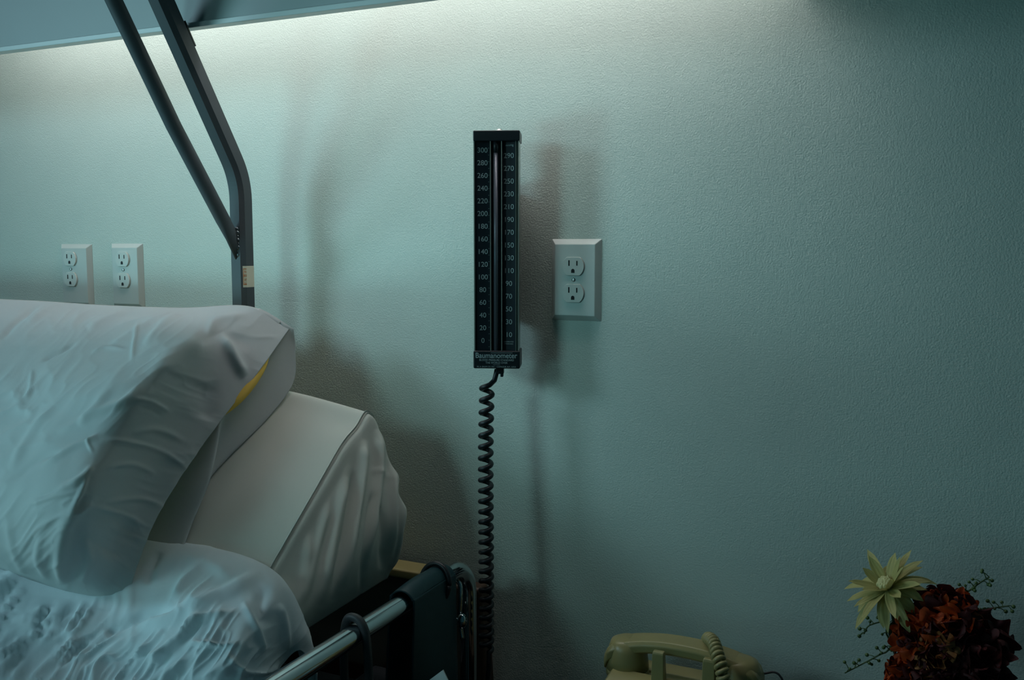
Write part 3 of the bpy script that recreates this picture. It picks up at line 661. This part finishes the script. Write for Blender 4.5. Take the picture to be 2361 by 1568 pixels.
for (pxc, pyt, pyb) in ((1518, 1503, 1548), (1635, 1520, 1562)):
    PY = HY - .034; p = at(pxc, pyt, PY); q_ = at(pxc, pyb, PY); bm = bmesh.new()
    loft(bm, [[(p[0] - .0085, PY - .004, q_[2] - .012), (p[0] + .0085, PY - .004, q_[2] - .012), (p[0] + .0085, PY + .010, q_[2] - .012), (p[0] - .0085, PY + .010, q_[2] - .012)],
              [(p[0] - .0075, PY - .003, p[2] - .004), (p[0] + .0075, PY - .003, p[2] - .004), (p[0] + .0075, PY + .007, p[2] - .004), (p[0] - .0075, PY + .007, p[2] - .004)],
              [(p[0] - .0070, PY - .001, p[2]), (p[0] + .0070, PY - .001, p[2]), (p[0] + .0070, PY + .006, p[2]), (p[0] - .0070, PY + .006, p[2])]])
    obj('cradle_prong', bm, 'phone', ph_, bevel=.0012)
# coiled cord lying over the handset
a_ = [at(1640, 1510, HY + .040), at(1632, 1484, HY + .026), at(1634, 1473, HY + .012), at(1645, 1482, HY - .012), at(1655, 1512, HY - .034), at(1664, 1545, HY - .046), at(1670, 1580, HY - .050), at(1680, 1640, HY - .06)]
path_ = [Vector(V(p)) for p in crom(a_, 500)]
pts = []; u = Vector((1, 0, 0)); L = 0
for i, p in enumerate(path_):
    t = (path_[min(i + 1, 499)] - path_[max(i - 1, 0)]).normalized(); u = (u - t * u.dot(t)).normalized(); v = t.cross(u)
    if i: L += (p - path_[i - 1]).length
    ang_ = L / .0068 * 2 * math.pi
    pts.append(p + (u * math.cos(ang_) + v * math.sin(ang_)) * .0060)
bm = bmesh.new(); tube(bm, pts, .0030, 8); obj('handset_cord', bm, 'phone', ph_, smooth=True)
bm = bmesh.new(); a_ = [at(1752, 1556, HY + .02), at(1768, 1552, HY + .02), at(1785, 1550, HY + .02), at(1798, 1558, HY + .02), at(1806, 1580, HY + .02), at(1800, 1640, HY + .02), at(1760, 1660, HY + .01)]
tube(bm, spl(a_, 40), .0014, 10); obj('line_cord', bm, 'hose', ph_, smooth=True)

# ------------------------------------------------------------------ flowers in a vase
FYc = -.13
vb = at(2170, 1600, FYc); VX = float(vb[0]) ; 
vase = bmesh.new(); lathe(vase, [(.028, 0), (.036, .01), (.042, .04), (.034, .07), (.022, .09), (.024, .098), (.021, .098), (.018, .088)], (VX, FYc, TZ), 32)
o = obj('flower_vase', vase, 'ceramic', None, smooth=True); tag(o, 'small white vase holding the artificial flowers on the nightstand', 'vase')
def frame(n):
    n = Vector(n).normalized(); a = n.orthogonal().normalized(); return a, n.cross(a), n
def petal(bm, base, d, n, L, W, curl, ruf=0, seed=0, nu=10, nv=9, tipw=.15, cup=.2):
    """one petal: from base along d, bending towards n by curl"""
    rd = random.Random(seed); d = d.normalized(); n = (n - d * n.dot(d)).normalized(); s = d.cross(n); P = []; ph = rd.uniform(0, 6)
    pos = base.copy(); dir_ = d.copy(); nn = n.copy()
    for i in range(nu + 1):
        t = i / nu
        wdt = W * (math.sin(math.pi * min(1, t * .92 + .05)) ** .6 * (1 - t * .1) * (1 if t < .8 else 1 - (1 - tipw) * ((t - .8) / .2) ** 1.5)) if ruf == 0 else W * min(1, (.18 + t * 1.25)) * (1 if t < .8 else 1 - .22 * ((t - .8) / .2) ** 2)
        row = []
        for j in range(nv + 1):
            q = -1 + 2 * j / nv
            off = cup * wdt * q * q + (.06 * wdt * math.cos(q * 9))
            if ruf: off += ruf * W * t * t * (math.sin(q * 5 + ph) * .5 + math.sin(q * 11 + ph * 2 + t * 2) * .30)
            ext = (ruf * W * .30 * t * math.sin(q * 9 + ph)) - (W * .35 * t * q * q) if ruf else 0
            row.append(bm.verts.new(pos + s * (q * wdt) + nn * off + dir_ * ext))
        P.append(row)
        st = L / nu; a = curl / nu; dir_2 = dir_ * math.cos(a) + nn * math.sin(a); nn = nn * math.cos(a) - dir_ * math.sin(a); dir_ = dir_2; pos = pos + dir_ * st
    for i in range(nu):
        for j in range(nv): bm.faces.new((P[i][j], P[i][j + 1], P[i + 1][j + 1], P[i + 1][j]))
def stem_to(t, head, bend=(0, 0, 0), r=.0016):
    h = V(head); b = Vector((VX, FYc, TZ + .06)); mid = (h + b) / 2 + Vector(bend)
    bm = bmesh.new(); tube(bm, spl([b, (b + mid) / 2 + Vector((0, 0, .01)), mid, (mid + h) / 2, h], 24), r, 8); return obj('stem', bm, 'stem', t, smooth=True)
# cream daisy
def daisy():
    c = V(at(2046, 1356, -.145)); t = thing('cream_flower', 'large cream many-petalled flower on the upper left of the bouquet', 'flower', (VX, FYc, TZ + .06))
    a, b, n = frame((-.38, -.42, .82)); rd = random.Random(5)
    for (cnt, el, L, W, curl, ph) in ((15, .0, .050, .0066, -.85, .1), (13, .35, .048, .0064, -.45, .3), (9, .8, .036, .0056, -.1, .5)):
        for k in range(cnt):
            an = 2 * math.pi * (k + ph + rd.uniform(-.2, .2)) / cnt; e = el + rd.uniform(-.12, .12)
            d = (a * math.cos(an) + b * math.sin(an)) * math.cos(e) + n * math.sin(e)
            bm = bmesh.new(); petal(bm, c + (a * math.cos(an) + b * math.sin(an)) * .004, d, n, L * rd.uniform(.75, 1.15), W * rd.uniform(.8, 1.2), curl + rd.uniform(-.5, .4), seed=k); o = obj('petal', bm, 'cream_petal', t, smooth=True)
    bm = bmesh.new(); rd = random.Random(9)
    for k in range(26):
        r = .0075 * math.sqrt((k + .5) / 26); an = k * 2.4; p = c + (a * math.cos(an) + b * math.sin(an)) * r + n * (.011 - r * .3)
        bmesh.ops.create_icosphere(bm, subdivisions=2, radius=.0024, matrix=Matrix.Translation(p) @ Matrix.Diagonal((1, 1, 1.4, 1)))
    obj('flower_centre', bm, 'disc', t, smooth=True)
    stem_to(t, c - n * .004, (-.008, 0, 0), .0028)
daisy()
def ruffle(px, py, Y, n, R_, m, label, seed, cnt=(6, 5, 4)):
    c = V(at(px, py, Y)); t = thing('ruffled_flower', label, 'flower', (VX, FYc, TZ + .06), 'ruffled flowers of the bouquet')
    a, b, n = frame(n); rd = random.Random(seed)
    for li, k_ in enumerate(cnt):
        el = (.1, .65, 1.1)[li]; L = R_ * (1, .82, .62)[li]
        for k in range(k_):
            an = 2 * math.pi * (k + .37 * li + rd.uniform(-.15, .15)) / k_; e = el + rd.uniform(-.15, .15)
            d = (a * math.cos(an) + b * math.sin(an)) * math.cos(e) + n * math.sin(e)
            bm = bmesh.new(); petal(bm, c, d, n, L * rd.uniform(.85, 1.1), R_ * .72, rd.uniform(-.5, .9), ruf=.55, seed=seed * 31 + k + li * 7, nu=14, nv=28, cup=.15)
            mm = m if isinstance(m, str) else m[(k + li) % len(m)]
            obj('petal', bm, mm, t, smooth=True)
    stem_to(t, c - n * .003)
ruffle(2185, 1415, -.135, (.15, -.35, .9), .036, ('orange_petal', 'orange_petal', 'red_petal'), 'bright orange ruffled flower at the top right of the bouquet', 3)
ruffle(2118, 1462, -.165, (-.45, -.6, .5), .030, ('orange_petal', 'orange_petal', 'red_petal'), 'orange ruffled flower just below the cream flower', 11)
ruffle(2165, 1515, -.180, (-.1, -.9, .2), .026, ('peach_petal', 'red_petal'), 'peach and red ruffled flower in the middle of the bouquet', 21)
ruffle(2235, 1500, -.150, (.4, -.6, .4), .048, ('red_petal',), 'large dark red ruffled flower on the right of the bouquet', 33)
ruffle(2100, 1560, -.170, (-.5, -.5, .2), .032, ('red_petal', 'orange_petal'), 'dark orange ruffled flower low on the left of the bouquet', 41)
ruffle(2215, 1590, -.170, (.2, -.8, .1), .044, ('red_petal',), 'dark red ruffled flower at the bottom edge of the bouquet', 55)
# leaf behind the flowers
t = thing('leaf_stem', 'dark green rounded leaf between the cream and orange flowers', 'leaf', (VX, FYc, TZ + .06))
c = V(at(2075, 1490, -.14)); bm = bmesh.new(); petal(bm, c, Vector((-.1, 0, 1)), Vector((0, -1, 0)), .036, .012, .3, seed=2); obj('leaf', bm, 'leaf', t, smooth=True); stem_to(t, c)
def sprig(pts, label, seed, base=None):
    P = [V(at(x, y, Y)) for x, y, Y in pts]; t = thing('berry_sprig', label, 'sprig', (VX, FYc, TZ + .06), 'green berry sprigs of the bouquet'); rd = random.Random(seed)
    b = Vector((VX, FYc, TZ + .06)); C_ = spl([b] + P, 60); bm = bmesh.new(); tube(bm, C_, .0009, 8, radii=[1.4 - .6 * i / 59 for i in range(60)]); obj('stem', bm, 'stem', t, smooth=True)
    for k in range(13):
        i = 24 + int(k * 35 / 12.01); p = Vector(C_[min(i, 59)]); d = Vector((rd.uniform(-1, 1), rd.uniform(-.6, .4), rd.uniform(-.9, 1))).normalized(); L = rd.uniform(.005, .011)
        bm = bmesh.new(); tube(bm, [p, p + d * L * .5 + Vector((0, 0, .001)), p + d * L], .0005, 6)
        bmesh.ops.create_icosphere(bm, subdivisions=2, radius=rd.uniform(.0016, .0024), matrix=Matrix.Translation(p + d * L)); obj('berry', bm, 'berry', t, smooth=True)
sprig([(2200, 1395, -.12), (2235, 1362, -.12), (2262, 1342, -.12), (2282, 1330, -.12)], 'green berry sprig reaching up on the right of the orange flower', 1)
sprig([(2230, 1430, -.11), (2262, 1408, -.11), (2292, 1402, -.11), (2326, 1397, -.11)], 'thin berry sprig pointing right beside the orange flower', 2)
sprig([(2085, 1500, -.15), (2040, 1505, -.15), (2000, 1525, -.15), (1948, 1552, -.15)], 'green berry sprig trailing out low on the left', 3)
sprig([(2060, 1500, -.14), (2044, 1460, -.14), (2045, 1434, -.14), (2005, 1442, -.14), (1992, 1462, -.14)], 'dark berry sprig hanging under the cream flower', 4)
sprig([(2270, 1500, -.12), (2285, 1490, -.12), (2298, 1483, -.12), (2303, 1482, -.12)], 'short berry sprig at the right edge of the dark red flower', 6)
